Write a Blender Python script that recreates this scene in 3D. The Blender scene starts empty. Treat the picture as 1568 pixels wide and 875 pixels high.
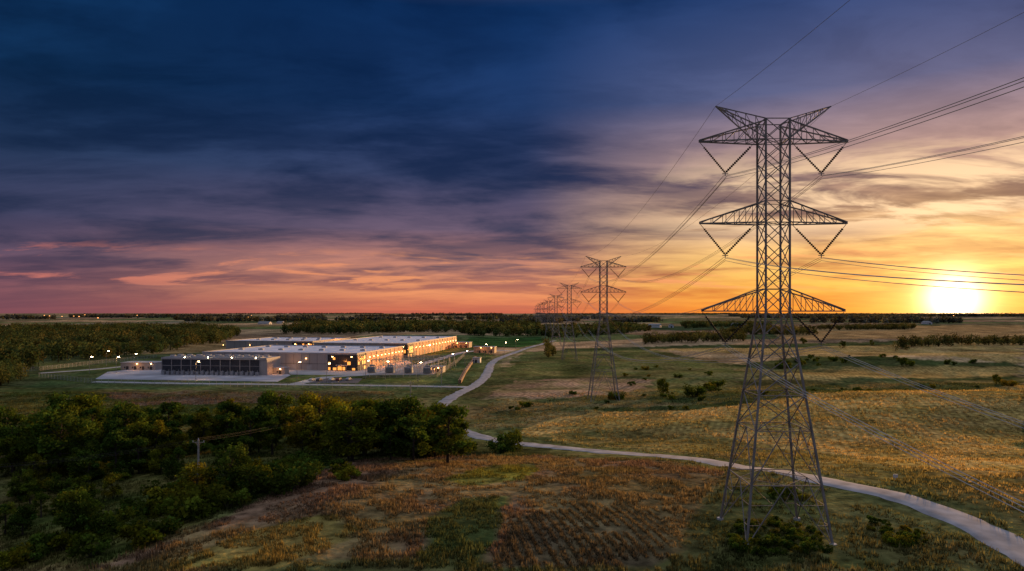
import bpy, math, random
import numpy as np
random.seed(4); rng=np.random.default_rng(4)
sc=bpy.context.scene
sc.view_settings.view_transform='Standard'; sc.view_settings.look='None'; sc.view_settings.exposure=0
CAMH=26.0
# ---------------------------------------------------------------- noise / terrain
def hsh(i,j):
    n=np.sin(i*127.1+j*311.7)*43758.5453
    return n-np.floor(n)
def vn(x,y):
    x=np.asarray(x,float); y=np.asarray(y,float)
    i=np.floor(x); j=np.floor(y); fx=x-i; fy=y-j
    fx=fx*fx*(3-2*fx); fy=fy*fy*(3-2*fy)
    a=hsh(i,j); b=hsh(i+1,j); c=hsh(i,j+1); d=hsh(i+1,j+1)
    return (a*(1-fx)+b*fx)*(1-fy)+(c*(1-fx)+d*fx)*fy
def fbm(x,y,o=3):
    s=0; a=.5; t=0
    for k in range(o):
        s=s+a*vn(x*2**k+17*k,y*2**k+31*k); t+=a; a*=.5
    return s/t
def ss(a,b,t):
    t=np.clip((np.asarray(t,float)-a)/(b-a),0,1); return t*t*(3-2*t)
def dcmask(x,y):
    return ss(-330,-290,x)*(1-ss(0,40,x))*ss(285,315,y)*(1-ss(720,800,y))
def height(x,y):
    x=np.asarray(x,float); y=np.asarray(y,float)
    K=ss(-95,-25,x)*(1-ss(95,190,y))
    z=-9+9*K
    z=z+7.5*np.exp(-((x-175)/115)**2-((y-235)/48)**2)+3.2*np.exp(-((x-75)/50)**2-((y-190)/32)**2)
    z=z+6*np.exp(-((x-330)/200)**2-((y-480)/60)**2)+3.5*np.exp(-((x-130)/70)**2-((y-360)/34)**2)
    z=z+5*np.exp(-((x-430)/260)**2-((y-760)/90)**2)
    m=1-dcmask(x,y)
    d=np.sqrt(x*x+y*y)
    z=z+m*ss(130,450,d)*(fbm(x/180,y/100,2)-.5)*7
    z=z+m*ss(600,2500,d)*(fbm(x/1100+5,y/900,2)-.5)*14
    z=z+m*(fbm(x/14,y/14,2)-.5)*.9
    return z
YS=30*np.power(1.0022,np.arange(2700))
def G(u,v):
    """sighting (survey of the photograph) intersected with the terrain -> world x,y"""
    dx=(u-784)/1045; dz=(478-v)/1045
    h=height(dx*YS,YS); k=np.argmax(CAMH+dz*YS<h)
    y=YS[k] if k>0 else YS[-1]
    return (dx*y,y)
def H(x,y): return float(height(x,y))
# ---------------------------------------------------------------- mesh helpers
def link(o,parent=None):
    sc.collection.objects.link(o)
    if parent: o.parent=parent
    return o
def mk(name,V,F,mat,cols=None,parent=None,smooth=False,obj=True):
    V=np.ascontiguousarray(V,dtype=np.float32); F=np.ascontiguousarray(F,dtype=np.int32)
    me=bpy.data.meshes.new(name); n=len(V); m,k=F.shape
    me.vertices.add(n); me.vertices.foreach_set('co',V.ravel())
    me.loops.add(m*k); me.loops.foreach_set('vertex_index',F.ravel())
    me.polygons.add(m); me.polygons.foreach_set('loop_start',np.arange(0,m*k,k,dtype=np.int32))
    me.update(calc_edges=True)
    if cols is not None:
        a=me.attributes.new('Col','FLOAT_COLOR','POINT'); C=np.ones((n,4),np.float32); C[:,:cols.shape[1]]=cols
        a.data.foreach_set('color',C.ravel())
    if smooth: me.polygons.foreach_set('use_smooth',np.ones(m,bool))
    me.materials.append(mat)
    if not obj: return me
    return link(bpy.data.objects.new(name,me),parent)
class Q:
    def __init__(s): s.v=[]; s.f=[]; s.m=[]; s.cur=0
    def _f(s,fs):
        s.f+=fs; s.m+=[s.cur]*len(fs)
    def box(s,x0,x1,y0,y1,z0,z1):
        b=len(s.v); s.v+=[(x0,y0,z0),(x1,y0,z0),(x1,y1,z0),(x0,y1,z0),(x0,y0,z1),(x1,y0,z1),(x1,y1,z1),(x0,y1,z1)]
        s._f([(b,b+3,b+2,b+1),(b+4,b+5,b+6,b+7),(b,b+1,b+5,b+4),(b+1,b+2,b+6,b+5),(b+2,b+3,b+7,b+6),(b+3,b,b+4,b+7)])
    def beam(s,p,q,w,w2=None,n=4,cap=True):
        p=np.array(p,float); q=np.array(q,float); d=q-p; L=np.linalg.norm(d)
        if L<1e-6: return
        d/=L; a=np.array([0,0,1.]) if abs(d[2])<.9 else np.array([1.,0,0])
        e=np.cross(d,a); e/=np.linalg.norm(e); f=np.cross(d,e); w2=w if w2 is None else w2
        b=len(s.v)
        for c,r in((p,w),(q,w2)):
            for i in range(n):
                t=2*math.pi*(i+.5)/n; s.v.append(tuple(c+r*(math.cos(t)*e+math.sin(t)*f)))
        s._f([(b+i,b+(i+1)%n,b+n+(i+1)%n,b+n+i) for i in range(n)])
        if cap: s._f([tuple(b+i for i in range(n))[::-1],tuple(b+n+i for i in range(n))])
    def poly(s,pts):
        b=len(s.v); s.v+=[tuple(p) for p in pts]; s._f([tuple(range(b,b+len(pts)))])
    def mesh(s,name,mats):
        me=bpy.data.meshes.new(name); me.from_pydata([tuple(map(float,p)) for p in s.v],[],s.f)
        for m in (mats if isinstance(mats,(list,tuple)) else [mats]): me.materials.append(m)
        me.polygons.foreach_set('material_index',s.m); me.update(); return me
    def obj(s,name,mats,parent=None): return link(bpy.data.objects.new(name,s.mesh(name,mats)),parent)
def empty(name,loc,rz=0):
    o=bpy.data.objects.new(name,None); o.location=loc; o.rotation_euler=(0,0,rz); o.empty_display_size=.5
    return link(o)
# ---------------------------------------------------------------- materials
def lin(c): 
    c=[x/255 for x in c]; return tuple((x/12.92 if x<=.04045 else ((x+.055)/1.055)**2.4) for x in c)
def newmat(name):
    m=bpy.data.materials.new(name); m.use_nodes=True; nt=m.node_tree
    return m,nt,nt.nodes['Principled BSDF']
def noisy(name,col,rough=.7,metal=0,scale=1.5,var=.25,bump=0.0,spec=.3):
    m,nt,p=newmat(name); tc=nt.nodes.new('ShaderNodeTexCoord')
    n=nt.nodes.new('ShaderNodeTexNoise'); n.inputs['Scale'].default_value=scale; n.inputs['Detail'].default_value=4
    nt.links.new(tc.outputs['Object'],n.inputs['Vector'])
    r=nt.nodes.new('ShaderNodeValToRGB'); r.color_ramp.elements[0].position=.3; r.color_ramp.elements[1].position=.7
    r.color_ramp.elements[0].color=(*[c*(1-var) for c in col],1); r.color_ramp.elements[1].color=(*[min(1,c*(1+var)) for c in col],1)
    nt.links.new(n.outputs['Fac'],r.inputs['Fac']); nt.links.new(r.outputs['Color'],p.inputs['Base Color'])
    p.inputs['Roughness'].default_value=rough; p.inputs['Metallic'].default_value=metal; p.inputs['Specular IOR Level'].default_value=spec
    return m
def emis(name,col,st):
    m,nt,p=newmat(name); p.inputs['Base Color'].default_value=(*col,1); p.inputs['Emission Color'].default_value=(*col,1); p.inputs['Emission Strength'].default_value=st; return m
M_steel=noisy('galvanised_steel',(.25,.24,.23),.6,.1,.6,.35)
M_cable=noisy('aluminium_cable',(.42,.40,.38),.6,.1,.2,.2)
M_wire=noisy('weathered_wire',(.14,.13,.12),.8,0,.2,.2)
M_ins=noisy('insulator_porcelain',(.05,.04,.04),.8,0,2,.2,spec=.1)
M_conc=noisy('concrete',(.46,.45,.43),.85,0,.12,.2)
M_conc2=noisy('yard_concrete',(.42,.42,.44),.85,0,.08,.3)
M_asph=noisy('parking_asphalt',(.10,.10,.105),.9,0,.3,.25)
M_road=noisy('road_surface',(.40,.38,.37),.95,0,.35,.3,spec=.05)
M_grav=noisy('gravel',(.3,.29,.27),.9,0,.5,.35)
M_roof=noisy('white_roof_membrane',(.72,.74,.80),.6,0,.06,.1)
M_wall=noisy('grey_wall_panel',(.40,.37,.35),.6,0,.15,.1)
M_tan=noisy('tan_wall_panel',(.50,.36,.24),.7,0,.2,.15)
M_dark=noisy('dark_louvre',(.05,.055,.065),.6,.1,1,.3)
M_glass=noisy('dark_glazing',(.03,.035,.045),.25,0,.5,.3,spec=.5)
M_white=noisy('white_paint',(.7,.7,.7),.6,0,.3,.1)
M_trim=noisy('metal_trim',(.42,.41,.41),.6,0,.3,.1)
M_wood=noisy('weathered_wood',(.42,.38,.33),.85,0,2,.3)
M_bark=noisy('bark',(.06,.045,.035),.9,0,3,.3)
M_lamp=emis('warm_lamp',(1,.5,.16),30)
M_lamp2=emis('cool_lamp',(1,.74,.4),60)
M_win=emis('lit_window',(1,.40,.08),1.2)

def attr_foliage(name,trans=.35,rnd=True):
    m,nt,p=newmat(name); L=nt.links; nt.nodes.remove(p); p=nt.nodes.new('ShaderNodeBsdfDiffuse')
    a=nt.nodes.new('ShaderNodeAttribute'); a.attribute_name='Col'
    col=a.outputs['Color']
    if rnd:
        oi=nt.nodes.new('ShaderNodeObjectInfo'); r=nt.nodes.new('ShaderNodeValToRGB'); cr=r.color_ramp
        cr.elements[0].position=0; cr.elements[0].color=(.55,.85,.6,1); cr.elements[1].position=1; cr.elements[1].color=(2.2,1.6,.7,1)
        e=cr.elements.new(.6); e.color=(.8,1.1,.65,1); e=cr.elements.new(.85); e.color=(1.5,1.5,.5,1)
        L.new(oi.outputs['Random'],r.inputs['Fac'])
        x=nt.nodes.new('ShaderNodeMix'); x.data_type='RGBA'; x.blend_type='MULTIPLY'; x.inputs[0].default_value=1
        L.new(col,x.inputs[6]); L.new(r.outputs['Color'],x.inputs[7]); col=x.outputs[2]
    L.new(col,p.inputs['Color'])
    t=nt.nodes.new('ShaderNodeBsdfTranslucent'); L.new(col,t.inputs['Color'])
    mx=nt.nodes.new('ShaderNodeMixShader'); mx.inputs[0].default_value=trans
    L.new(p.outputs[0],mx.inputs[1]); L.new(t.outputs[0],mx.inputs[2]); L.new(mx.outputs[0],nt.nodes['Material Output'].inputs[0])
    return m
M_leaf=attr_foliage('tree_foliage'); M_wood_f=attr_foliage('woodland_foliage',.3,False); M_grass=attr_foliage('dry_grass',.45,False)

def ground_mat():
    m,nt,p=newmat('ground_fields'); L=nt.links; N=nt.nodes.new
    nt.nodes.remove(p); p=N('ShaderNodeBsdfDiffuse'); L.new(p.outputs[0],nt.nodes['Material Output'].inputs[0])
    a=N('ShaderNodeAttribute'); a.attribute_name='Col'; tc=N('ShaderNodeTexCoord')
    def noise(s,d,vec=None):
        n=N('ShaderNodeTexNoise'); n.inputs['Scale'].default_value=s; n.inputs['Detail'].default_value=d; L.new(vec or tc.outputs['Object'],n.inputs['Vector']); return n.outputs['Fac']
    def mr(i,a0,a1,b0,b1):
        n=N('ShaderNodeMapRange'); L.new(i,n.inputs[0])
        for k,vv in enumerate((a0,a1,b0,b1)): n.inputs[k+1].default_value=vv
        return n.outputs[0]
    def mul(x,y):
        n=N('ShaderNodeMath'); n.operation='MULTIPLY'; L.new(x,n.inputs[0]); L.new(y,n.inputs[1]); return n.outputs[0]
    n1=mr(noise(.035,5),.3,.7,.5,1.5); nb=noise(.5,6); n2=mr(nb,.3,.7,.4,1.6)
    f=mul(n1,n2)
    mp=N('ShaderNodeMapping'); mp.inputs['Rotation'].default_value=(0,0,.35); L.new(tc.outputs['Object'],mp.inputs[0])
    w=N('ShaderNodeTexWave'); w.inputs['Scale'].default_value=.16; w.inputs['Distortion'].default_value=5; w.inputs['Detail'].default_value=2; w.inputs['Detail Scale'].default_value=.12; L.new(mp.outputs[0],w.inputs['Vector'])
    row=mr(w.outputs['Fac'],0,1,.80,1.14)
    x=N('ShaderNodeMix'); x.data_type='FLOAT'; x.inputs[2].default_value=1; L.new(a.outputs['Alpha'],x.inputs[0]); L.new(row,x.inputs[3])
    f=mul(f,x.outputs[0])
    v=N('ShaderNodeVectorMath'); v.operation='SCALE'; L.new(a.outputs['Color'],v.inputs[0]); L.new(f,v.inputs['Scale'])
    L.new(v.outputs[0],p.inputs['Color'])
    b=N('ShaderNodeBump'); b.inputs['Strength'].default_value=.8; b.inputs['Distance'].default_value=.7; L.new(noise(1.2,3),b.inputs['Height']); L.new(b.outputs[0],p.inputs['Normal'])
    return m
# ---------------------------------------------------------------- field zones
def W(poly): return np.array([G(*p) for p in poly])
def inside(x,y,P):
    r=np.zeros(x.shape,bool); n=len(P)
    for i in range(n):
        x0,y0=P[i]; x1,y1=P[(i+1)%n]
        if y0==y1: continue
        c=((y0>y)!=(y1>y))&(x<(x1-x0)*(y-y0)/(y1-y0)+x0); r^=c
    return r
DG=(.07,.09,.028); DG2=(.11,.115,.04)
ZONES=[ # polygon, colour, colour2, rows
 ([(0,592),(330,600),(560,600),(600,640),(560,700),(400,760),(150,874),(0,874)],(.075,.10,.024),(.15,.135,.04),0),
 ([(150,600),(560,596),(560,606),(330,618),(200,622)],(.20,.135,.085),(.12,.11,.045),0),
 ([(140,874),(300,815),(400,760),(560,703),(820,697),(1000,705),(1110,722),(1060,790),(1020,874)],(.23,.145,.085),(.26,.185,.075),.0),
 ([(640,874),(660,790),(700,765),(780,760),(770,820),(740,874)],(.09,.12,.035),(.13,.13,.04),0),
 ([(240,874),(420,800),(520,790),(560,810),(420,874)],(.22,.20,.045),(.28,.21,.06),0),
 ([(680,735),(740,715),(820,710),(800,735),(700,745)],(.22,.21,.035),(.15,.14,.035),0),
 ([(760,874),(790,800),(860,775),(1010,785),(1030,874)],(.13,.10,.055),(.17,.13,.06),0),
 ([(1020,874),(1050,790),(1110,745),(1250,748),(1400,790),(1500,874)],(.09,.10,.03),(.14,.13,.045),0),
 ([(790,662),(850,640),(920,628),(1100,622),(1250,600),(1568,588),(1568,800),(1430,757),(1250,720),(1100,697),(830,672)],(.50,.34,.11),(.38,.28,.08),1),
 ([(830,668),(900,655),(1100,672),(1300,700),(1568,770),(1568,800),(1430,757),(1250,720),(1100,697)],(.24,.20,.06),(.32,.24,.075),.3),
 ([(740,612),(790,583),(900,578),(1000,582),(985,597),(880,610)],(.44,.28,.16),(.32,.24,.11),.8),
 ([(760,579),(800,540),(1000,536),(1130,560),(1140,600),(1000,612),(1010,580),(900,575)],(.14,.155,.045),(.22,.19,.065),0),
 ([(1130,560),(1250,545),(1568,575),(1568,586),(1150,600)],(.18,.155,.05),(.28,.21,.07),.4),
 ([(1160,585),(1300,566),(1568,560),(1568,574),(1300,580)],(.50,.34,.11),(.40,.28,.09),.8),
 ([(860,536),(1568,524),(1568,560),(1230,545),(1000,537)],(.52,.35,.13),(.40,.28,.09),.7),
 ([(1180,500),(1568,498),(1568,520),(1200,522)],(.48,.30,.12),(.38,.25,.10),.5),
 # field margins / hollows
 ([(900,626),(1100,618),(1250,597),(1568,584),(1568,590),(1250,604),(1100,625),(920,632)],DG,DG2,0),
 ([(1000,612),(1140,600),(1300,582),(1568,575),(1568,580),(1300,588),(1150,608),(1000,620)],DG,DG2,0),
 ([(1120,560),(1230,545),(1400,552),(1568,558),(1568,563),(1300,562),(1180,566)],DG,DG2,0),
 ([(860,534),(1100,528),(1568,520),(1568,525),(1100,533),(860,539)],DG,DG2,0),
 ([(700,530),(720,517),(830,516),(840,527),(790,533)],(.05,.12,.028),(.05,.10,.03),0),
 ([(0,500),(300,492),(320,497),(0,512)],(.32,.26,.16),(.22,.18,.11),0),
 ([(0,592),(40,575),(245,545),(700,515),(760,545),(735,580),(690,600),(300,598)],(.09,.13,.042),(.14,.145,.055),0),
]
ZW=[(W(p),c,c2,r) for p,c,c2,r in ZONES]
MAINROAD=W([(1760,960),(1660,900),(1568,848),(1480,800),(1400,768),(1320,748),(1250,735),(1180,721),(1100,709),(1000,698),(900,690),(820,682),(760,675),(715,664),(680,653),(664,640),(666,626),(690,610),(722,594),(742,580),(748,568),(752,556),(768,547),(795,538),(822,529),(850,522)])
def smoothpath(P,n=260):
    P=np.array(P,float)
    for _ in range(4):
        A=P[:-1]*.75+P[1:]*.25; B=P[:-1]*.25+P[1:]*.75
        P=np.vstack([P[:1],np.stack([A,B],1).reshape(-1,2),P[-1:]])
    s=np.concatenate([[0],np.cumsum(np.linalg.norm(np.diff(P,axis=0),axis=1))]); t=np.linspace(0,s[-1],n)
    return np.stack([np.interp(t,s,P[:,0]),np.interp(t,s,P[:,1])],1)
ROADP=smoothpath(MAINROAD,500)
def roaddist(x,y):
    out=np.full(x.shape,1e9); sel=(y<900)&(y>20)&(np.abs(x)<300)
    xs,ys=x[sel],y[sel]; d=np.full(xs.shape,1e9)
    for i in range(0,len(ROADP),2): d=np.minimum(d,(xs-ROADP[i,0])**2+(ys-ROADP[i,1])**2)
    out[sel]=np.sqrt(d); return out
def gcol(x,y):
    n=fbm(x/22,y/16,3); n=ss(.35,.65,n)
    c=np.empty((len(x),4)); c[:,3]=0
    A=np.array((.11,.12,.04)); B=np.array((.25,.19,.075)); c[:,:3]=A+(B-A)*n[:,None]
    xr=x*.97+y*.22; yr=y*.97-x*.22
    far=(np.hypot(x,y)>430); h1=hsh(np.floor(xr/420),np.floor(yr/260+.37*np.floor(xr/420)))
    pal=np.array([(.46,.31,.16),(.08,.10,.04),(.30,.20,.11),(.14,.17,.06),(.54,.38,.19),(.22,.17,.08)])
    pc=pal[(h1*5.99).astype(int)]; c[far,:3]=pc[far]*(.8+.4*n[far,None])
    jx=(vn(x/5,y/5)-.5)*4; jy=(vn(x/5+9,y/5+4)-.5)*4; s=np.clip(y/150,.6,3)
    for P,c1,c2,r in ZW:
        k=inside(x+jx*s,y+jy*s,P)
        m=ss(.3,.7,fbm(x/9+3,y/13,3))[k][:,None]
        c[k,:3]=np.array(c1)*(1-m)+np.array(c2)*m; c[k,3]=r
    g=ss(.56,.70,fbm(x/19+40,y/9+8,3))*(y<520)*(.65-.3*ss(20,60,x))*(.45+.55*ss(110,150,y))
    c[:,:3]=c[:,:3]*(1-g[:,None])+np.array((.09,.105,.03))*g[:,None]
    d=roaddist(x,y); k=d<9; t=(1-ss(4,9,d[k]))[:,None]*.75
    c[k,:3]=c[k,:3]*(1-t)+np.array((.16,.165,.055))*t; c[k,3]*=.2
    return c
A_=95.0
def axis(c,lo,hi,n):
    t=np.linspace(np.arcsinh((lo-c)/A_),np.arcsinh((hi-c)/A_),n); return c+A_*np.sinh(t)
gx=axis(10,-12000,12000,820); gy=axis(110,-1500,16000,760)
X,Y=np.meshgrid(gx,gy); xf,yf=X.ravel(),Y.ravel()
V=np.stack([xf,yf,height(xf,yf)],1); C=gcol(xf,yf)
nx,ny=len(gx),len(gy); I=np.arange(nx*ny).reshape(ny,nx)
F=np.stack([I[:-1,:-1].ravel(),I[:-1,1:].ravel(),I[1:,1:].ravel(),I[1:,:-1].ravel()],1)
mk('ground',V,F,ground_mat(),C,smooth=True)
# ---------------------------------------------------------------- roads
def ribbon(name,P,w,off,mat,n=300,cols=5):
    P=smoothpath(P,n) if len(P)<100 else P
    T=np.gradient(P,axis=0); T/=np.linalg.norm(T,axis=1)[:,None]; Nn=np.stack([-T[:,1],T[:,0]],1)
    V=[];
    for j in range(cols):
        s=(j/(cols-1)-.5)*w; jit=(vn(np.arange(len(P))*.7,np.full(len(P),j*3.))-.5)*(.9 if j in(0,cols-1) else 0)
        p=P+Nn*(s+jit)[:,None] if np.ndim(jit) else P+Nn*s
        z=height(p[:,0],p[:,1])+off-( .12 if j in(0,cols-1) else 0); V.append(np.stack([p[:,0],p[:,1],z],1))
    V=np.stack(V,1).reshape(-1,3); I=np.arange(len(P)*cols).reshape(len(P),cols)
    F=np.stack([I[:-1,:-1].ravel(),I[:-1,1:].ravel(),I[1:,1:].ravel(),I[1:,:-1].ravel()],1)
    return mk(name,V,F,mat,smooth=True)
ribbon('country_road',ROADP,5.2,.16,M_road,500,7)
ribbon('access_road',W([(146,585),(300,588),(440,589),(600,591),(722,593)]),6,.15,M_conc)
ribbon('access_road',W([(452,589),(500,577),(560,575),(600,568),(640,560),(680,548),(705,540),(745,536),(790,538)]),7,.2,M_conc)
ribbon('access_road',W([(60,572),(150,566),(240,556),(310,552)]),5,.15,M_conc)
def pad(name,pts,off,mat):
    q=Q(); P=W(pts); q.poly([(a,b,-9+off) for a,b in P])
    n=len(P)
    for i in range(n):
        a=P[i]; b=P[(i+1)%n]; q.poly([(a[0],a[1],-9.2),(b[0],b[1],-9.2),(b[0],b[1],-9+off),(a[0],a[1],-9+off)])
    return q.obj(name,mat)
pad('concrete_yard',[(146,581),(425,585),(445,575),(420,565),(240,562),(165,570)],.10,M_conc2)
pad('pavement',[(446,574),(556,575),(632,556),(618,550),(548,566),(430,566)],.12,M_conc)
pad('gravel_yard',[(560,575),(664,574),(692,556),(610,560)],.11,M_grav)
pad('parking_lot',[(462,587),(492,580),(555,580),(548,587)],.09,M_asph)
# ---------------------------------------------------------------- pylons
def hw(z): return 1.4 if z>=26.1 else 1.4+(26.1-z)/26.1*3.4
def make_tower(ext,k=1.0):
    q=Q()
    def cs(z): h=hw(z); return [np.array(p) for p in((-h,-h,z),(h,-h,z),(h,h,z),(-h,h,z))]
    up=[26.1,28.7,31.3,33.9,36.5,39,41.4,43.8,46.2,48.6]
    lo=[26.1,23.3,20.1,16.4,12.4]
    for L,w,b in((up,.14,.06),(lo,.15,.065)):
        for a,c in zip(L[:-1],L[1:]):
            A,Bc=cs(a),cs(c)
            for i in range(4):
                j=(i+1)%4; q.beam(A[i],Bc[i],w*k); q.beam(A[i],Bc[j],b*k); q.beam(A[j],Bc[i],b*k)
                if c in(28.7,36.5,39,46.2,48.6,16.4,12.4): q.beam(Bc[i],Bc[j],b*.9*k)
    for i in range(4): q.beam(cs(26.1)[i],cs(26.1)[(i+1)%4],.08*k)
    for z in (46.2,36.5,26.1,12.4):
        A=cs(z); q.beam(A[0],A[2],.045*k); q.beam(A[1],A[3],.045*k)
    bot=[12.4,6.4,-ext-.2]
    for a,c in zip(bot[:-1],bot[1:]):
        A,Bc=cs(a),cs(c)
        for i in range(4):
            j=(i+1)%4; q.beam(A[i],Bc[i],.16*k); mid=(A[i]+A[j])/2
            q.beam(mid,Bc[i],.065*k); q.beam(mid,Bc[j],.065*k)
            for t in(.33,.66):
                for s_,e in((i,Bc[i]),(j,Bc[j])):
                    pl=A[s_]*(1-t)+Bc[s_]*t; pd=mid*(1-t)+e*t; q.beam(pl,pd,.04*k)
                    pl2=A[s_]*(1-t+.33)+Bc[s_]*(t-.33); q.beam(pl2,pd,.035*k)
            if c>0: q.beam(Bc[i],Bc[j],.065*k)
        if c>0: 
            for i in range(4): q.beam((Bc[i]+Bc[(i+1)%4])/2,(Bc[(i+1)%4]+Bc[(i+2)%4])/2,.045*k)
    for s in(-1,1):
        for zb,zt,Lr in((46.2,48.4,8.8),(36.5,39,8.75),(26.1,28.7,8.5)):
            h=1.4; n=5
            for y in(-1,1):
                b0=np.array((s*h,y*h,zb)); b1=np.array((s*Lr,y*.12,zb)); t0=np.array((s*h,y*h,zt)); t1=np.array((s*Lr,y*.12,zb+.15))
                q.beam(b0,b1,.1*k); q.beam(t0,t1,.1*k)
                for i in range(n):
                    f0,f1=i/n,(i+1)/n; q.beam(t0*(1-f0)+t1*f0,b0*(1-f1)+b1*f1,.045*k)
                    if i: q.beam(t0*(1-f0)+t1*f0,b0*(1-f0)+b1*f0,.045*k)
            for i in range(n):
                f0,f1=i/n,(i+1)/n; yy0=h*(1-f0)+.12*f0; yy1=h*(1-f1)+.12*f1; x0=s*(h*(1-f0)+Lr*f0); x1=s*(h*(1-f1)+Lr*f1)
                q.beam((x0,-yy0,zb),(x1,yy1,zb),.04*k); q.beam((x0,yy0,zb),(x0,-yy0,zb),.04*k)
            V0=np.array((s*5.7,0,zb-3.7))
            o=np.array((s*(Lr-.1),0,zb-.1)); i_=np.array((s*2.2,0,zb-.1))
            for e in(o,i_):
                a=e+(V0-e)*.16; q.beam(e,a,.04*k); m=15
                q.cur=1
                d=(V0-a)
                for t in range(m):
                    q.beam(a+d*(t/m),a+d*((t+.55)/m),.18*k,.07*k,6)
                    q.beam(a+d*((t+.55)/m),a+d*((t+1)/m),.06*k,.06*k,4,False)
                q.cur=0
            q.beam(V0+np.array((-.35,0,-.1)),V0+np.array((.35,0,-.1)),.06*k)
            q.beam(V0,V0+np.array((0,0,-.35)),.06*k)
        pk=np.array((s*6.85,0,50.4))
        for y in(-1,1):
            a0=np.array((s*1.4,y*1.4,48.6)); b0=np.array((s*1.4,y*1.4,46.3)); q.beam(a0,pk,.08*k); q.beam(b0,pk,.08*k)
            for i in range(1,5):
                f=i/5; g=(i-1)/5+.0; q.beam(a0*(1-f)+pk*f,b0*(1-f)+pk*f,.04*k); q.beam(a0*(1-f)+pk*f,b0*(1-g)+pk*g,.04*k)
    A=cs(48.6)
    for i in range(4): q.beam(A[i],A[(i+1)%4],.07*k)
    for c in cs(-ext-.2):
        q.cur=2; q.beam(c+np.array((0,0,-1.2)),c+np.array((0,0,.35)),.45,.4,8); q.cur=0
    return q.mesh('pylon_lattice',[M_steel,M_ins,M_conc])
TY=[-122,81,263,480,707,960,1250,1600,2000,2500]
TOP=[50.4,50.4,47.5,46.7,42.5,44,44.5,43,43.5,43]
meT=make_tower(0); meT2=make_tower(7.5,1.2); meT3=make_tower(3,1.6)
tow=[]
for i,(y,tp) in enumerate(zip(TY,TOP)):
    x=31+(y-81)*.0232; z=tp-50.4
    if i<2: z=H(x,y)+.15 if i==0 else 0
    me=meT if i<2 else (meT2 if i<4 else meT3)
    if i>=4: z=H(x,y)+3
    o=link(bpy.data.objects.new('transmission_tower',me)); o.location=(x,y,z); tow.append((x,y,z))
for i in range(len(tow)-1):
    a,b=tow[i],tow[i+1]; q=Q(); r=.026 if i==0 else .03 if i<2 else (.04 if i<4 else .07)
    Ls=b[1]-a[1]; n=60 if i<2 else 24
    pts=[]
    for s in(-1,1):
        for zb in(46.2,36.5,26.1):
            for o,dz_ in(((-.22,0),(.22,0),(0,-.36)) if i<2 else ((-.25,0),(.25,0)) if i<4 else ((0,0),)): pts.append((s*5.7+o,zb-4.05+dz_,7.2*(Ls/203)**2))
        pts.append((s*6.85,50.4,5.2*(Ls/203)**2))
    for px,pz,sag in pts:
        pr=None
        for k in range(n+1):
            t=k/n; p=(a[0]+(b[0]-a[0])*t+px,a[1]+Ls*t,a[2]+(b[2]-a[2])*t+pz-4*sag*t*(1-t))
            if pr: q.beam(pr,p,r*(.8 if pz>50 else 1),n=3,cap=False)
            pr=p
    q.obj('power_cables',M_cable)
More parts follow.
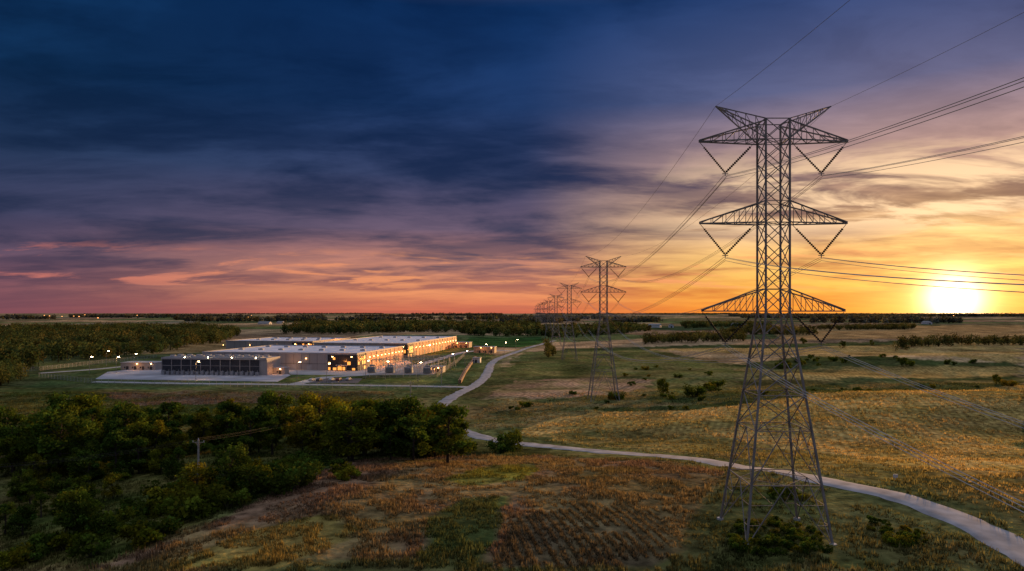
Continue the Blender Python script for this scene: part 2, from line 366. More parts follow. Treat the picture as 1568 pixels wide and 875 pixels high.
# ---------------------------------------------------------------- data centre
TH=-math.radians(9)
def ptl(loc,e,col=(1,.55,.2),parent=None,r=.25):
    l=bpy.data.lights.new('lamp_light','POINT'); l.energy=e; l.color=col; l.shadow_soft_size=r
    o=bpy.data.objects.new('lamp_light',l); o.location=loc; return link(o,parent)
def hall(name,x,y,Wd,Lg,Ht,lights=6,nl=6):
    E=empty(name,(x,y,-9),TH)
    q=Q(); q.box(-Wd,0,0,Lg,0,Ht-.5); q.obj('walls',M_wall,E)
    q=Q(); q.box(-Wd+.4,-.4,.4,Lg-.4,Ht-.6,Ht-.15)
    for i in range(1,int(Wd/9)): q.box(-i*9-.1,-i*9+.1,.5,Lg-.5,Ht-.14,Ht-.08)
    q.obj('roof',M_roof,E)
    q=Q(); t=.45
    q.box(-Wd-.15,.15,-.15,t,Ht-.498,Ht+.35); q.box(-Wd-.15,.15,Lg-t,Lg+.15,Ht-.498,Ht+.35)
    q.box(-Wd-.15,-Wd+t,t,Lg-t,Ht-.498,Ht+.35); q.box(-t,.15,t,Lg-t,Ht-.498,Ht+.35); q.obj('parapet',M_trim,E)
    q=Q(); 
    for i in range(1,int(Wd/5)): q.box(-i*5-.06,-i*5+.06,-.05,-.003,0,Ht-.6)
    q.box(-Wd,-18,-.12,-.052,3.9,4.05)
    q.obj('panel_joints',M_dark,E)
    q=Q()
    for i in range(3,int(Wd/10)): q.box(-i*10-1.6,-i*10+1.6,-.14,-.055,0,3.4)
    q.obj('service_doors',M_trim,E)
    q=Q(); n=int((Lg-14)/9)
    for i in range(n):
        y0=14+i*9; q.box(.003,.25,y0+.35,y0+8.65,.2,Ht-.7)
    q.obj('facade_panels',M_tan,E)
    q=Q()
    for i in range(n+1): q.box(.003,.5,14+i*9-.3,14+i*9+.3,0,Ht-.55)
    q.obj('pilasters',M_tan,E)
    q=Q()
    for i in range(0,n,3): q.box(.252,.36,14+i*9+2.6,14+i*9+6.4,.2,4.2)
    q.obj('loading_doors',M_dark,E)
    q=Q(); q.box(-18,.4,-.5,13.6,.05,Ht-.9); q.obj('glazed_corner',M_glass,E)
    q=Q()
    for i in range(7): q.box(-18+i*3-.06,-18+i*3+.06,-.62,-.503,.05,Ht-.9)
    for z in(3.1,6.2): q.box(-18,.4,-.6,-.51,z-.1,z+.1)
    for i in range(5): q.box(.403,.52,.2+i*3.2,.4+i*3.2,.05,Ht-.9)
    q.obj('mullions',M_dark,E)
    q=Q()
    for i in range(6):
        for j,z in enumerate((.4,3.5,6.5)):
            if random.random()<(.85 if j<1 else .5):
                w=random.uniform(1.2,2.6); q.box(-18+i*3+.2,-18+i*3+.2+w,-.56,-.505,z,z+random.uniform(1.2,2.4))
    for i in range(4):
        for z in(.4,3.5,6.5):
            if random.random()<.5: q.box(.405,.46,.5+i*3.2,2.9+i*3.2,z,z+1.9)
    q.obj('lit_windows',M_win,E)
    q=Q(); q.box(-12,-5,-3.2,-.63,3.3,3.6); q.beam((-11.5,-3,0),(-11.5,-3,3.3),.12); q.beam((-5.5,-3,0),(-5.5,-3,3.3),.12); q.obj('entrance_canopy',M_trim,E)
    q=Q()
    for i in range(int(Wd/14)):
        for j in range(2):
            ux=-8-i*14; uy=Lg*(.35+.4*j); q.box(ux-1.6,ux+1.6,uy-1,uy+1,Ht-.13,Ht+.8); q.beam((ux,uy,Ht+.8),(ux,uy,Ht+1.0),.7,.7,8)
    q.obj('roof_units',M_trim,E)
    q=Q()
    st=(Lg-16)/lights
    for i in range(lights):
        yy=16+st*(i+.5); ptl((6.5,yy,5.4),1350*st/12,(1,.26,.035),E,.4)
    for i in range(lights*2):
        yy=16+st/2*(i+.5); q.box(.52,.85,yy-.2,yy+.2,6.9,7.15)
    ptl((-9,-5.5,5.5),650,(1,.34,.07),E)
    if Wd>90: ptl((-40,-6,5.5),480,(1,.42,.14),E)
    for xx in(-3,-15): q.box(xx-.3,xx+.3,-1,-.7,8.2,8.5)
    for i in range(3): xx=-32-i*24; q.box(xx-.2,xx+.2,-.45,-.15,7,7.2)
    q.obj('wall_lamps',M_lamp,E)
    return E
hall('data_center_building',-92,405,100,87,10.3,5)
hall('data_center_building',-80,522,76,158,10.8,7)
hall('data_center_building',-165,565,78,80,10.6,1)
p0=G(408,575.5); E=empty('cooling_plant_building',(p0[0],p0[1],-9),-math.radians(7))
Wd,Lg,Ht=62,16,9.6
q=Q(); q.box(-Wd,0,.6,Lg,.1,Ht-1.1); q.obj('enclosure',M_dark,E)
q=Q(); q.box(-Wd-.2,.2,-.2,Lg+.2,Ht-1.098,Ht); q.box(.002,.3,.2,Lg,0.1,Ht-1.1); q.box(-3.6,0,.1,.597,.1,Ht-1.1)
for i in range(11): x=-4-i*5.8; q.box(x-.16,x+.16,.15,.597,0.1,Ht-1.1)
q.box(-Wd,-3.7,.3,.58,4.9,5.15); q.obj('frame',M_wall,E)
q=Q()
for i in range(16): z=5.4+i*.2; q.box(-Wd,-3.7,.4,.594,z,z+.07)
for i in range(16): z=1.5+i*.2; q.box(-Wd,-3.7,.4,.594,z,z+.07)
q.obj('louvres',noisy('louvre_blades',(.14,.15,.17),.6,.1),E)
q=Q()
for i in range(10):
    x=-5.5-i*5.8
    for y in(4,11): q.beam((x,y,Ht),(x,y,Ht+1.1),1.7,1.5,10); q.box(x-2,x+2,y-2,y+2,Ht-.01,Ht+.3)
q.obj('cooling_fans',M_trim,E)
q=Q()
for i in range(20):
    x=-4-i*2.9; q.box(x-1.0,x+.6,-3.2,-1.4,.1,2+.4*(i%2)); q.beam((x,-2.2,2),(x,-2.2,3),.15,.15,6)
q.obj('pump_units',noisy('unit_grey',(.3,.31,.33),.5),E)
q=Q()
for x in(-6,-20,-34,-48): q.box(x-.2,x+.2,-.4,-.21,Ht+.01,Ht+.3)
q.obj('edge_lamps',M_lamp2,E)
def annex(name,u,v,w,l,h,wall,lit=True,rot=-9):
    x,y=G(u,v); E=empty(name,(x,y,H(x,y)),math.radians(rot))
    q=Q(); q.box(-w,0,0,l,-.3,h); q.obj('walls',wall,E)
    q=Q(); q.box(-w-.3,.3,-.3,l+.3,h+.002,h+.35); q.obj('roof',M_trim,E)
    q=Q()
    for i in range(max(1,int(w/5))): q.box(-3.6-i*5,-2-i*5,-.06,-.003,0,2.2); q.box(-4.8-i*5,-4.0-i*5,-.06,-.003,1,2)
    q.obj('doors_windows',M_dark,E)
    if lit:
        q=Q()
        for i in range(max(1,int(w/9))):
            xx=-2.6-i*9; q.box(xx-.2,xx+.2,-.4,-.1,h-.6,h-.3)
        ptl((-w/2,-3.5,h-.9),260,(1,.38,.1),E)
        q.obj('wall_lamps',M_lamp,E)
annex('site_office',238,567,22,12,4.2,M_wall,rot=-5)
annex('site_office',757,541,18,10,5,M_tan)
annex('gatehouse',735,556,5,4,3.2,M_white,False)
annex('switchgear_building',436,574,9,5,3.6,M_wall)
annex('switchgear_building',678,571,8,6,3.2,M_wall)
annex('site_office',718,533,24,14,5,M_tan)
sx,sy=G(620,570); E=empty('electrical_substation',(sx,sy,-8.88),TH)
q=Q(); 
for j in range(4):
    y=j*13
    for i in range(5):
        x=-20+i*10; q.beam((x-.8,y,0),(x,y,7),.14); q.beam((x+.8,y,0),(x,y,7),.14); q.beam((x,y,7),(x,y,8.4),.07)
    q.beam((-20,y,7),(20,y,7),.18); q.beam((-20,y,6.3),(20,y,6.3),.1)
    for i in range(16): x=-19+i*2.5; q.beam((x,y,6.3),(x+1.25,y,7),.06)
q.obj('gantries',M_wall,E)
q=Q()
for j in range(4):
    for i in range(14):
        x=-19+i*2.9; y=j*13-4; q.beam((x,y,0),(x,y,2.4),.12); 
        for k in range(4): q.beam((x,y,2.4+k*.4),(x,y,2.7+k*.4),.22,.1,6)
for x in(-16,-8,0,8,16): q.beam((x,-4,4),(x,36,4),.07,n=4)
q.obj('busbar_posts',noisy('porcelain',(.4,.37,.35),.4),E)
q=Q()
for i in range(4):
    x=-17+i*11; q.box(x-2.2,x+2.2,-9.5,-6.7,.2,3.4)
    for k in range(7): q.box(x-2+k*.6,x-1.75+k*.6,-10.3,-9.52,.5,3)
    for k in(-1,0,1): q.beam((x+k,-8,3.4),(x+k,-8,4.8),.16,.08,6)
    q.beam((x-1.6,-7.4,4.1),(x+1.6,-7.4,4.1),.4,.4,8)
q.obj('transformers',noisy('transformer_grey',(.3,.32,.33),.5),E)
def lamppost(x,y,lit=True,h=9.5):
    z=H(x,y); E=empty('street_lamp',(x,y,z))
    q=Q(); q.beam((0,0,-.2),(0,0,h),.13,.08,6); q.beam((0,0,h),(1.5,0,h+.15),.07,.05,5); q.beam((0,0,-.1),(0,0,.5),.25,.2,8); q.obj('pole',M_steel,E)
    q=Q(); q.box(1.0,1.9,-.22,.22,h+.02,h+.22); q.obj('head',M_steel,E)
    q=Q(); q.box(1.02,1.88,-.2,.2,h-.16,h+.015); q.obj('lens',M_lamp2,E)
    if lit: ptl((1.45,0,h-.5),850,(1,.48,.16),E)
for i,(u,v) in enumerate([(137,572),(178,572),(205,566),(163,560),(325,560),(372,560),(455,583),(500,586),(590,582),(640,584),(560,580),(690,566),(712,560),(742,546),(772,542),(790,536),(655,548),(300,582)]):
    lamppost(*G(u,v),lit=i in(1,4,6,8,9,11,13,15,17))
# parked cars
def car(x,y,rz,col):
    E=empty('parked_car',(x,y,H(x,y)+.09),rz)
    me=bpy.data.meshes.new('body'); prof=[(-2.2,.35),(2.2,.35),(2.25,.75),(1.3,.95),(.6,1.42),(-1.1,1.42),(-1.9,.98),(-2.25,.9)]
    v=[(a,-.88,b) for a,b in prof]+[(a,.88,b) for a,b in prof]; n=len(prof)
    v=[(a,b*(.82 if c>1.2 else 1),c) for a,b,c in v]
    me.from_pydata(v,[],[tuple(range(n))[::-1],tuple(range(n,2*n))]+[(i,(i+1)%n,n+(i+1)%n,n+i) for i in range(n)]); me.materials.append(noisy('car_paint',col,.3,0,1,.05)); link(bpy.data.objects.new('body',me),E)
    q=Q()
    for sy_ in(-1,1): q.box(-1.5,.85,sy_*.83-.02,sy_*.83+.02,1.0,1.3)
    q.obj('side_windows',M_glass,E)
    q=Q()
    for a in(-1.4,1.4):
        for b in(-.85,.85): q.beam((a,b-.1,.33),(a,b+.1,.33),.33,.33,12)
    q.obj('wheels',M_dark,E)
for u,v,c in[(478,584,(.4,.4,.42)),(489,584,(.05,.05,.06)),(508,583.5,(.5,.5,.5)),(519,583.5,(.15,.03,.03)),(534,583,(.3,.32,.35))]:
    x,y=G(u,v); car(x,y,math.radians(81),c)
def fence(name,pts,h=2.4):
    P=W(pts); q=Q()
    for a,b in zip(P[:-1],P[1:]):
        L=np.linalg.norm(b-a); n=max(1,int(L/3.5))
        for i in range(n+1):
            p=a+(b-a)*i/n; z=H(*p); q.beam((p[0],p[1],z-.1),(p[0],p[1],z+h),.07)
            if i<n:
                p2=a+(b-a)*(i+1)/n; z2=H(*p2)
                for hh in(.15,.5,.9,1.3,1.7,2.1,2.38): q.beam((p[0],p[1],z+hh),(p2[0],p2[1],z2+hh),.03,n=3)
    q.obj(name,M_trim)
fence('chain_link_fence',[(0,572),(60,568),(145,558),(240,548)])
fence('chain_link_fence',[(60,578),(146,588),(440,594),(700,597)])
fence('chain_link_fence',[(556,579),(668,578),(700,556),(716,540)])
P=W([(704,588),(712,572),(728,549)]); q=Q()
for a,b in zip(P[:-1],P[1:]):
    n=8
    for i in range(n):
        p=a+(b-a)*i/n; p2=a+(b-a)*(i+1)/n; q.beam((p[0],p[1],-8),(p2[0],p2[1],-8),1.1); q.beam((p[0],p[1],-9),(p[0],p[1],-6.5),.3)
q.obj('boundary_wall',noisy('brick_wall',(.34,.2,.12),.8))
ups=[G(-130,800),G(304,740),G(533,673),G(629,616),G(676,588)]
hts=[8.5,8,9.2,8,8]
for (x,y),h in zip(ups,hts):
    z=H(x,y); E=empty('utility_pole',(x,y,z)); q=Q(); q.beam((0,0,-.5),(0,0,h),.21,.16,8); q.beam((-1.1,0,h-.5),(1.1,0,h-.5),.06); q.beam((-.6,0,h-.5),(0,0,h-1.2),.03); q.beam((.6,0,h-.5),(0,0,h-1.2),.03); q.obj('pole',M_wood,E)
    q=Q()
    for s in(-1,0,1): q.beam((s,0,h-.45 if s else h),(s,0,h-.15 if s else h+.3),.07,.05,6)
    q.obj('insulators',M_white,E)
q=Q()
for (a,ha),(b,hb) in zip(zip(ups[:-1],hts[:-1]),zip(ups[1:],hts[1:])):
    za,zb=H(*a)+ha-.15,H(*b)+hb-.15
    for s in(-1,0,1):
        pr=None
        for k in range(21):
            t=k/20; p=(a[0]+(b[0]-a[0])*t+s,a[1]+(b[1]-a[1])*t,za+(zb-za)*t-4*1.0*t*(1-t)+(.4 if s==0 else 0))
            if pr: q.beam(pr,p,.015,n=3,cap=False)
            pr=p
q.obj('distribution_wires',M_wire)
def gable(name,u,v,w,l,h,rot,wall=None):
    x,y=G(u,v); z=H(x,y); E=empty(name,(x,y,z),math.radians(rot)); q=Q(); q.box(0,w,0,l,-1,h); q.obj('walls',wall or M_white,E)
    q=Q(); r=h+w*.25; e=.5
    q.poly([(-e,-e,h-.1),(w/2,-e,r),(w/2,l+e,r),(-e,l+e,h-.1)]); q.poly([(w/2,-e,r),(w+e,-e,h-.1),(w+e,l+e,h-.1),(w/2,l+e,r)]); q.obj('roof',M_grav,E)
    q=Q(); q.poly([(0,-.01,h),(w,-.01,h),(w/2,-.01,r-.1)]); q.poly([(0,l+.01,h),(w/2,l+.01,r-.1),(w,l+.01,h)]); q.obj('gable_walls',wall or M_white,E)
    q=Q(); q.box(w*.35,w*.65,-.08,-.02,0,h*.7); q.box(w*.1,w*.22,-.08,-.02,h*.3,h*.6); q.obj('doors_windows',M_dark,E)
for a in[(1128,501,14,20,6,20),(1142,501,9,12,5,70),(1010,502,12,24,5,60),(1025,502,9,10,5,0),(412,497,16,34,4,80),(432,496,14,20,4,70),(1420,497,16,20,5,15)]:
    gable('farm_building',*a)
q=Q()
for u in(68,76,95,113,121,130,210,380,385,1460,1330,150,20):
    y=2600+random.random()*1500; x=(u-784)/1045*y; z=H(x,y); q.cur=1; q.beam((x,y,z),(x,y,z+15),.3); q.cur=0; q.box(x-1.8,x+1.8,y-1.8,y+1.8,z+15,z+18)
q.obj('town_lights',[emis('town_lamp',(1,.4,.12),1.6),M_steel])
x,y=G(1371,738); z=H(x,y); E=empty('road_marker',(x,y,z)); q=Q(); q.beam((0,0,-.2),(0,0,1.1),.05); q.box(-.35,.35,-.04,.04,.6,1.15); q.obj('sign_panel',M_white,E)

# ---------------------------------------------------------------- trees
def leafquads(P,size,col,asp=.8):
    n=len(P); a=rng.normal(size=(n,3)); a/=np.linalg.norm(a,axis=1)[:,None]; b=rng.normal(size=(n,3)); b=np.cross(a,b); b/=np.linalg.norm(b,axis=1)[:,None]
    s=size[:,None] if np.ndim(size) else size
    a=a*s*.5; b=b*s*.5*asp
    V=np.stack([P-a,P-b*.9,P+a,P+b*.9],1).reshape(-1,3); F=np.arange(4*n).reshape(n,4); C=np.repeat(col,4,axis=0); return V,F,C
def proto(hh,rad,clumps,nl,ls,trunk=True):
    Vs=[];Cs=[]; q=Q(); r_=random.Random(hh*100+clumps)
    if trunk:
        q.beam((0,0,-.5),(.1,.05,hh*.38),.26*hh/9,.17*hh/9,7,False); q.beam((.1,.05,hh*.38),(-.1,.1,hh*.85),.17*hh/9,.04,6,False)
    for i in range(clumps):
        th=i*2.399+r_.random()*.8; f=r_.random(); zc=hh*(.20+.72*f); rr=rad*(.25+.75*math.sin(math.pi*min(1,(.18+.75*f)))**.8)*r_.uniform(.45,1.0)
        if not trunk: zc=hh*(.15+.55*f)
        c=np.array((rr*math.cos(th),rr*math.sin(th),zc))
        if trunk: q.beam((0.05,0.03,hh*(.2+.5*f)),c,.07*hh/9,.02,5,False)
        else: q.beam((0,0,-.2),c,.05,.02,4,False)
        cr=rad*r_.uniform(.22,.45); P=rng.normal(size=(nl,3)); P/=np.linalg.norm(P,axis=1)[:,None]; P*=(rng.random(nl)**.4)[:,None]*cr; P[:,2]*=.75
        P*=(.8+.6*rng.random(nl))[:,None]; P=P+c; sh=r_.uniform(.5,1.6); hv=r_.random()
        base=np.array((.085,.11,.024))*(1-hv)+np.array((.13,.12,.024))*hv
        Cc=base*sh*(.55+.9*rng.random(nl))[:,None]; Vs.append(P); Cs.append(Cc)
    P=np.vstack(Vs); Cc=np.vstack(Cs); V,F,C=leafquads(P,ls*(.6+.8*rng.random(len(P))),Cc)
    tv=np.array(q.v); tf=np.array([f for f in q.f if len(f)==4])+len(V)
    V=np.vstack([V,tv]); F=np.vstack([F,tf]); C=np.vstack([C,np.tile((.05,.04,.03),(len(tv),1))])
    me=mk('tree_mesh',V,F,M_leaf,C,obj=False); me.materials.append(M_bark)
    mi=np.zeros(len(F),np.int32); mi[len(F)-len(tf):]=1; me.polygons.foreach_set('material_index',mi); return me
TP=[proto(9,3.4,24,120,.48),proto(10,3.2,26,115,.48),proto(7.5,3.6,22,120,.48),proto(11.5,4.2,30,120,.5),proto(9,2.5,19,110,.42)]
BP=[proto(2.6,1.8,9,90,.38,False),proto(3.4,2.4,11,100,.4,False),proto(1.8,1.6,8,80,.34,False)]
def put(name,x,y,me,s,r=random):
    o=link(bpy.data.objects.new(name,me)); o.location=(x,y,H(x,y)); o.rotation_euler=(r.uniform(-.04,.04),r.uniform(-.04,.04),r.uniform(0,6.28)); o.scale=(s*r.uniform(.85,1.2),s*r.uniform(.85,1.2),s*r.uniform(.9,1.1))
def nearpole(x,y,tree):
    for px,py in ups[1:3]:
        if py-(22 if tree else 9)<y<py+2 and abs(x-px*y/py)<(4.2 if tree else 2): return True
    return False
def scatter(name,poly,n,protos,s0,s1,clear=5,seed=1,mind=2.5,thr=.33):
    P=W(poly); r=random.Random(seed); x0,y0=P.min(0); x1,y1=P.max(0); c=0; t=0; pts=[]
    while c<n and t<n*60:
        t+=1; x=r.uniform(x0,x1); y=r.uniform(y0,y1)
        if not inside(np.array([x]),np.array([y]),P)[0]: continue
        if float(roaddist(np.array([x]),np.array([y]))[0])<clear: continue
        if nearpole(x,y,protos is TP): continue
        if any((x-a)**2+(y-b)**2<mind**2 for a,b in pts): continue
        if vn(x/13+seed,y/13)<thr: continue
        pts.append((x,y)); put(name,x,y,r.choice(protos),r.uniform(s0,s1),r); c+=1
T='deciduous_tree'; Bn='bush'
scatter(T,[(290,690),(310,662),(450,650),(540,655),(640,668),(700,690),(690,712),(560,712),(420,700)],54,TP,.6,1.25,5,1,3.7,.3)
scatter(T,[(550,708),(548,668),(620,655),(662,668),(700,694),(685,712)],20,TP,.8,1.25,4.5,41,3.4,.1)
scatter(T,[(0,700),(120,672),(250,668),(290,690),(260,720),(100,745),(0,740)],46,TP,.6,1.25,5,2,3.8,.3)
scatter(T,[(0,770),(130,745),(260,760),(200,815),(60,874),(0,874)],12,TP,.45,.75,5,3,5)
scatter(T,[(160,735),(330,715),(430,735),(400,765),(260,790)],10,TP,.4,.7,5,4,4)
scatter(T,[(640,700),(650,680),(690,676),(715,690),(700,700)],7,TP,.6,.9,4.5,14,3,.1)
scatter(Bn,[(0,690),(300,680),(560,715),(540,735),(420,770),(240,835),(60,874),(0,874)],120,BP,.5,1.5,5,5,1.8,.48)
scatter(Bn,[(100,640),(300,622),(560,620),(640,650),(560,700),(300,690),(60,690)],60,BP,.7,1.7,5,6,2,.5)
scatter(Bn,[(640,640),(660,655),(720,690),(800,690),(800,700),(560,705)],14,BP,.7,1.3,5,7,2)
scatter(Bn,[(740,640),(800,612),(940,600),(1060,600),(1100,612),(930,622),(800,648),(770,665)],16,BP,.35,.9,7,8,1.6,.55)
scatter(Bn,[(1130,790),(1180,745),(1330,790),(1430,830),(1300,860),(1120,850)],70,BP,.2,.5,5,9,1,.45)
scatter(Bn,[(930,600),(960,560),(1000,555),(1120,570),(1100,600),(1010,590)],12,BP,.5,1.1,7,10,1.6,.5)
scatter(Bn,[(900,626),(1100,618),(1250,597),(1568,584),(1568,590),(1250,604),(1100,625),(920,632)],26,BP,.25,.8,7,20,1.6,.55)
scatter(Bn,[(1120,560),(1230,545),(1400,552),(1568,558),(1568,563),(1300,562),(1180,566)],24,BP,.6,1.5,7,21,2,.5)
for u,v,m,s in[(1015,605,TP[2],.85),(1063,608,BP[1],1.7),(1095,596,BP[1],1.5),(1085,600,BP[0],1.6),(1383,562,TP[2],.7),(1526,588,TP[2],.6),(1545,592,BP[1],1.2),(780,690,BP[1],1.6),(770,694,BP[1],1.2),(1290,533,TP[2],.9),(1230,527,TP[2],.9),(1335,530,TP[1],.6),(945,612,BP[1],1.2),(700,688,TP[4],.7)]:
    x,y=G(u,v); put(T if m in TP else Bn,x,y,m,s)
def woodland(name,polys,area,h0,h1,nl,ls,seed,maxn=4000,colr=(.06,.09,.026)):
    g=np.random.default_rng(seed); PX=[]
    for poly in polys:
        P=W(poly); mn,mx=P.min(0),P.max(0); n=int(min(maxn*3,(mx-mn).prod()/area))
        p=mn+(mx-mn)*g.random((n,2)); k=inside(p[:,0],p[:,1],P); p=p[k][:maxn]; PX.append(p)
    p=np.vstack(PX); n=len(p); hh=(h0+(h1-h0)*g.random(n))*(.7+.6*vn(p[:,0]/30,p[:,1]/30)); zz=height(p[:,0],p[:,1])
    D=g.normal(size=(n,nl,3)); D/=np.linalg.norm(D,axis=2)[:,:,None]; D*=(.55+.5*g.random((n,nl)))[:,:,None]
    D[:,:,0]*=(hh*.40)[:,None]; D[:,:,1]*=(hh*.40)[:,None]; D[:,:,2]*=(hh*.46)[:,None]
    P3=D+np.stack([p[:,0],p[:,1],zz+hh*.52],1)[:,None,:]
    tone=(.4+1.4*g.random(n))[:,None]; hue=g.random(n)[:,None]**2.5
    cc=(np.array(colr)*(1-hue)+np.array((.15,.12,.03))*hue)*tone
    Cc=np.repeat(cc,nl,axis=0)*(.6+.8*g.random(n*nl))[:,None]
    V,F,C=leafquads(P3.reshape(-1,3),ls*(.7+.6*g.random(n*nl)),Cc)
    q=Q()
    for i in range(0,n): q.beam((p[i,0],p[i,1],zz[i]-1),(p[i,0],p[i,1],zz[i]+hh[i]*.6),.3,.15,3,False)
    tv=np.array(q.v); tf=np.array(q.f)+len(V); V=np.vstack([V,tv]); F=np.vstack([F,tf]); C=np.vstack([C,np.tile((.03,.025,.02),(len(tv),1))])
    mk(name,V,F,M_wood_f,C)
woodland('woodland',[[(-80,585),(-60,510),(130,506),(300,504),(370,512),(345,523),(300,532),(240,542),(140,551),(60,560),(20,578)]],75,9,15,80,1.7,1,3000)
woodland('woodland',[[(0,592),(-60,600),(-60,570),(20,566),(42,582)]],40,7,11,220,.9,2)
woodland('woodland',[[(430,512),(470,501),(700,499),(830,503),(835,515),(720,515),(700,508),(560,512)]],130,10,16,45,2.8,3,2600)
woodland('woodland',[[(830,505),(960,501),(1000,507),(930,514),(840,520)],[(1040,500),(1180,498),(1180,501),(1050,504)]],130,9,14,55,2.3,4,1400)
woodland('tree_line',[[(985,528),(990,522),(1140,517),(1140,523)],[(1100,510),(1180,506),(1260,512),(1200,514)],[(1370,538),(1385,528),(1470,524),(1480,530)],[(1470,530),(1500,524),(1600,522),(1600,530)],[(1190,506),(1400,502),(1400,505)],[(850,548),(842,530),(835,530),(838,548)]],55,5,11,80,1.3,5,400,(.07,.08,.022))
polys=[]; rr=random.Random(8)
for i in range(38):
    v=480.5+rr.random()**1.2*14; u=rr.uniform(-80,1650); w=rr.uniform(60,240); t=.2+ (v-480)*.08
    polys.append([(u,v),(u+w,v+rr.uniform(-.3,.3)),(u+w,v+t),(u,v+t)])
woodland('distant_tree_belt',polys,500,14,22,22,7,6,700,(.08,.09,.075))
# ---------------------------------------------------------------- grass tufts
BROWN=[(130,900),(300,812),(400,760),(560,703),(820,697),(1000,705),(1110,722),(1060,790),(1020,900)]
ROWS=[(740,910),(775,800),(860,770),(1015,780),(1040,910)]
def tufts(name,n,poly,hmin,hmax,blades,w,seed,rows=0,bright=1.0,skip=None):
    g=np.random.default_rng(seed); P=W(poly); mn,mx=P.min(0),P.max(0)
    x=mn[0]+(mx[0]-mn[0])*g.random(n*3); y=mn[1]+(mx[1]-mn[1])*g.random(n*3)**1.6
    k=inside(x,y,P); x,y=x[k][:n],y[k][:n]
    if skip is not None:
        k=~(inside(x+(vn(x/3,y/3)-.5)*6,y+(vn(x/3+5,y/3)-.5)*6,W(skip))&(g.random(len(x))<.7)); x,y=x[k],y[k]
    if rows:
        r=x+.10*(y-70)+.0022*(y-60)**2; x=x-(r-np.round(r/rows)*rows)*.72
    k=roaddist(x,y)>2.9; x,y=x[k],y[k]
    k=fbm(x/3.1+7,y/3.1,2)>(.3 if rows else .38); x,y=x[k],y[k]
    n=len(x); z=height(x,y); c=gcol(x,y)[:,:3]
    hgt=(hmin+(hmax-hmin)*g.random(n)**2)*(.2+1.5*fbm(x/5,y/5,2)); 
    B=blades; a=g.random((n,B))*6.283; le=.5*g.random((n,B)); hb=hgt[:,None]*(.5+.6*g.random((n,B)))
    ox=g.normal(size=(n,B))*(.11 if rows else .16); oy=g.normal(size=(n,B))*.16
    bx=x[:,None]+ox; by=y[:,None]+oy; wx=-np.sin(a)*w*.5; wy=np.cos(a)*w*.5
    p0=np.stack([bx-wx,by-wy,np.repeat(z[:,None]-.05,B,1)],2); p1=np.stack([bx+wx,by+wy,np.repeat(z[:,None]-.05,B,1)],2)
    p2=np.stack([bx+np.cos(a)*le*hb,by+np.sin(a)*le*hb,z[:,None]+hb],2)
    V=np.stack([p0,p1,p2],2).reshape(-1,3); F=np.arange(len(V)).reshape(-1,3)
    tone=.35+1.5*g.random(n)**1.3; cc=c*tone[:,None]*bright; C=np.repeat(cc,3*B,axis=0)
    mk(name,V,F,M_grass,C)
tufts('field_grass',110000,[(-60,940),(-60,600),(600,600),(700,690),(1100,712),(1640,880),(1640,940)],.15,.8,5,.13,1,skip=ROWS)
tufts('field_grass',26000,BROWN,.2,.6,5,.12,3,0,1.1,skip=ROWS)
tufts('crop_stubble',13000,ROWS,.15,.45,5,.11,31,1.25,1.2)
tufts('field_grass',65000,[(700,655),(760,612),(900,600),(1700,580),(1700,900),(1568,835),(1250,725),(830,675)],.2,.7,4,.18,2,0,1.15)
# ---------------------------------------------------------------- sky
w=bpy.data.worlds.new('World'); sc.world=w; w.use_nodes=True; nt=w.node_tree; L=nt.links; N=nt.nodes.new
bg=nt.nodes['Background']
def val(s,i):
    if isinstance(i,(int,float)): s.default_value=i
    else: L.new(i,s)
def M(op,a,b=None,c=None,clamp=False):
    n=N('ShaderNodeMath'); n.operation=op; n.use_clamp=clamp; val(n.inputs[0],a)
    if b is not None: val(n.inputs[1],b)
    if c is not None: val(n.inputs[2],c)
    return n.outputs[0]
def MR(i,a0,a1,b0=0,b1=1,sm=True):
    n=N('ShaderNodeMapRange'); n.interpolation_type='SMOOTHSTEP' if sm else 'LINEAR'; L.new(i,n.inputs[0])
    for k,vv in enumerate((a0,a1,b0,b1)): n.inputs[k+1].default_value=vv
    return n.outputs[0]
def MIX(f,a,b,mode='MIX'):
    n=N('ShaderNodeMix'); n.data_type='RGBA'; n.blend_type=mode; n.clamp_factor=True
    val(n.inputs[0],f)
    for s,i in((n.inputs[6],a),(n.inputs[7],b)):
        if isinstance(i,tuple): s.default_value=(*i,1)
        else: L.new(i,s)
    return n.outputs[2]
tc=N('ShaderNodeTexCoord'); sp=N('ShaderNodeSeparateXYZ'); L.new(tc.outputs['Generated'],sp.inputs[0]); dx,dy,dz=sp.outputs
hl=M('SQRT',M('ADD',M('MULTIPLY',dx,dx),M('MULTIPLY_ADD',dy,dy,1e-5)))
t=M('MAXIMUM',M('DIVIDE',dz,hl),0.0)
SX,SY=.543,.839; SE=.017
ca=M('DIVIDE',M('ADD',M('MULTIPLY',dx,SX),M('MULTIPLY',dy,SY)),hl)
pos=M('DIVIDE',t,M('ADD',t,.3))
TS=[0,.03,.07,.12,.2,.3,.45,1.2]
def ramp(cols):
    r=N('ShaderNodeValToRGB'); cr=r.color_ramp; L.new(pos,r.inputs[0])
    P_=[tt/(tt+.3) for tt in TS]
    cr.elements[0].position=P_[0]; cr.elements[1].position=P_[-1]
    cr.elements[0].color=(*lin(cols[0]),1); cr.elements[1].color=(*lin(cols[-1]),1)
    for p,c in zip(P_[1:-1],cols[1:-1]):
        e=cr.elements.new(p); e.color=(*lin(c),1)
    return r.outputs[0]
ZEN=(165,172,195)  # overhead sky out of view, brightened to add ambient light on the ground
Lb=ramp([(128,78,88),(134,86,96),(98,80,102),(66,68,98),(42,62,96),(22,60,104),(13,54,98),ZEN])
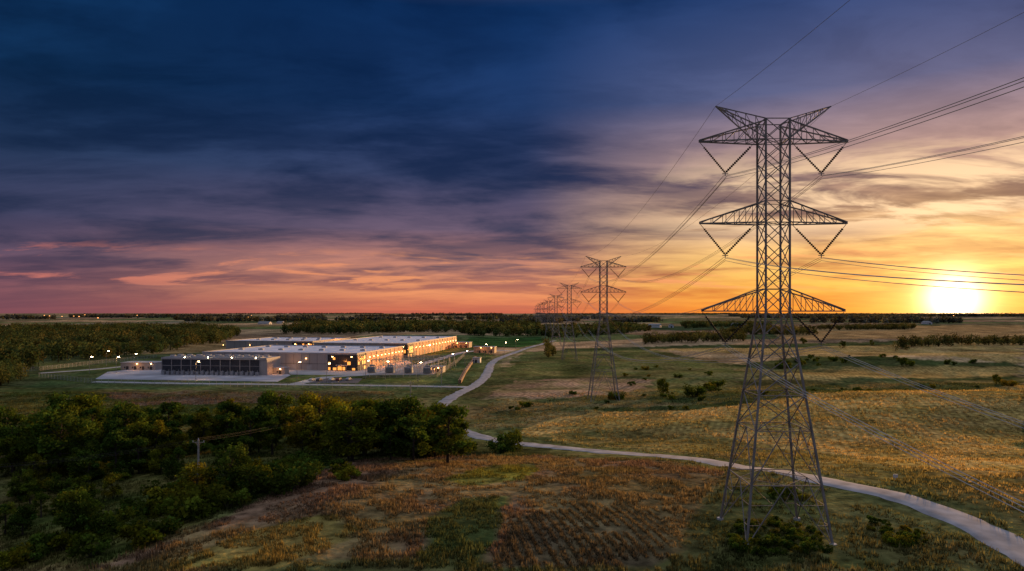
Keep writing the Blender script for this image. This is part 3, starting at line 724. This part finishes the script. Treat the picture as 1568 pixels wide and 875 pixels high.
Ld=ramp([(105,68,82),(92,68,84),(58,56,80),(38,48,76),(20,38,68),(9,35,66),(6,32,66),ZEN])
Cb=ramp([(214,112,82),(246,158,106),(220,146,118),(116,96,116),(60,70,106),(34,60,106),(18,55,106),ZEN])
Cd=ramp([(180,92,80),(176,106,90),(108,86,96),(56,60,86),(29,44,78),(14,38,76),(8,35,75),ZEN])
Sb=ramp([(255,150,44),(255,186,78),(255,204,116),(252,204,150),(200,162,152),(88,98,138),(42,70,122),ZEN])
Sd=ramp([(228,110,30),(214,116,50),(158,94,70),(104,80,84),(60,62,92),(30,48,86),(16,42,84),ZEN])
wC=MR(ca,.30,.86); wS=MR(ca,.84,.99)
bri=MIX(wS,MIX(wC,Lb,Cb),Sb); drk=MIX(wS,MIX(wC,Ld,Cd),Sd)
k=M('ADD',M('MAXIMUM',dz,0.0),.10)
cv=N('ShaderNodeCombineXYZ'); L.new(M('DIVIDE',dx,k),cv.inputs[0]); L.new(M('DIVIDE',dy,k),cv.inputs[1])
mp=N('ShaderNodeMapping'); L.new(cv.outputs[0],mp.inputs[0]); mp.inputs['Rotation'].default_value=(0,0,math.radians(24)); mp.inputs['Scale'].default_value=(.6,1.0,1); mp.inputs['Location'].default_value=(3.1,1.7,0)
def NZ(scale,det,rough=.55,dist=.4,off=0):
    n=N('ShaderNodeTexNoise'); n.noise_dimensions='3D'; L.new(mp.outputs[0],n.inputs['Vector'])
    if off:
        m2=N('ShaderNodeVectorMath'); m2.operation='ADD'; m2.inputs[1].default_value=(off,off*.7,off*1.3); L.new(mp.outputs[0],m2.inputs[0]); L.new(m2.outputs[0],n.inputs['Vector'])
    n.inputs['Scale'].default_value=scale; n.inputs['Detail'].default_value=det; n.inputs['Roughness'].default_value=rough; n.inputs['Distortion'].default_value=dist; return n.outputs['Fac']
c1=MR(NZ(.9,6,.58,.35),.40,.59); c2=MR(NZ(3.0,5,.6,.4,5),.36,.64)
c=M('ADD',M('MULTIPLY',c1,.72),M('MULTIPLY',c2,.28))
c=M('MULTIPLY',c,MR(t,-.01,.05,.35,1))
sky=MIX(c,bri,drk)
st=MR(NZ(1.5,6,.6,.5,11),.52,.64); band=M('MULTIPLY',MR(t,.022,.045),MR(t,.065,.095,1,0))
pk=MIX(wC,lin((205,118,108)),lin((252,164,108)))
sky=MIX(M('MULTIPLY',M('MULTIPLY',st,band),.8),sky,pk)
st2=MR(NZ(1.5,6,.6,.6,23),.46,.60); band2=M('MULTIPLY',MR(t,.08,.13),MR(t,.17,.24,1,0)); wS2=MR(ca,.91,.99)
sky=MIX(M('MULTIPLY',M('MULTIPLY',M('MULTIPLY',st2,band2),wS2),.92),sky,lin((255,218,176)))
dn=N('ShaderNodeVectorMath'); dn.operation='NORMALIZE'; L.new(tc.outputs['Generated'],dn.inputs[0])
dt=N('ShaderNodeVectorMath'); dt.operation='DOT_PRODUCT'; L.new(dn.outputs[0],dt.inputs[0]); nn=math.sqrt(1+SE*SE); dt.inputs[1].default_value=(SX/nn,SY/nn,SE/nn)
cs_=M('MAXIMUM',dt.outputs['Value'],0.0)
def glow(p,st,col):
    f=M('MULTIPLY',M('POWER',cs_,p),st); v=N('ShaderNodeVectorMath'); v.operation='SCALE'; v.inputs[0].default_value=col; L.new(f,v.inputs['Scale']); return v.outputs[0]
def ADD(a,b):
    v=N('ShaderNodeVectorMath'); v.operation='ADD'; L.new(a,v.inputs[0]); L.new(b,v.inputs[1]); return v.outputs[0]
tot=ADD(sky,glow(2800,18,(1,.88,.55))); tot=ADD(tot,glow(300,.95,(1,.68,.2))); tot=ADD(tot,glow(40,.25,(1,.46,.08)))
ns=N('ShaderNodeTexSky'); ns.sky_type='NISHITA'; ns.sun_disc=False; ns.sun_elevation=math.radians(1.2); ns.sun_rotation=math.radians(32.9)
nv=N('ShaderNodeVectorMath'); nv.operation='SCALE'; nv.inputs['Scale'].default_value=.0003; L.new(ns.outputs[0],nv.inputs[0]); tot=ADD(tot,nv.outputs[0])
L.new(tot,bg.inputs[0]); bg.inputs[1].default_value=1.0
l=bpy.data.lights.new('sun','SUN'); l.energy=4.4; l.color=(1,.54,.2); l.angle=math.radians(2)
o=bpy.data.objects.new('sun',l); link(o)
from mathutils import Vector
o.rotation_euler=Vector((SX,SY,math.tan(math.radians(5)))).to_track_quat('Z','Y').to_euler()
cam=bpy.data.cameras.new('camera'); cam.lens=24; cam.sensor_width=36; cam.shift_y=40.5/1568; cam.clip_end=40000; cam.clip_start=.5
co=bpy.data.objects.new('camera',cam); link(co); co.location=(0,0,CAMH); co.rotation_euler=(math.radians(90),0,0); sc.camera=co
print('objects',len(bpy.data.objects))
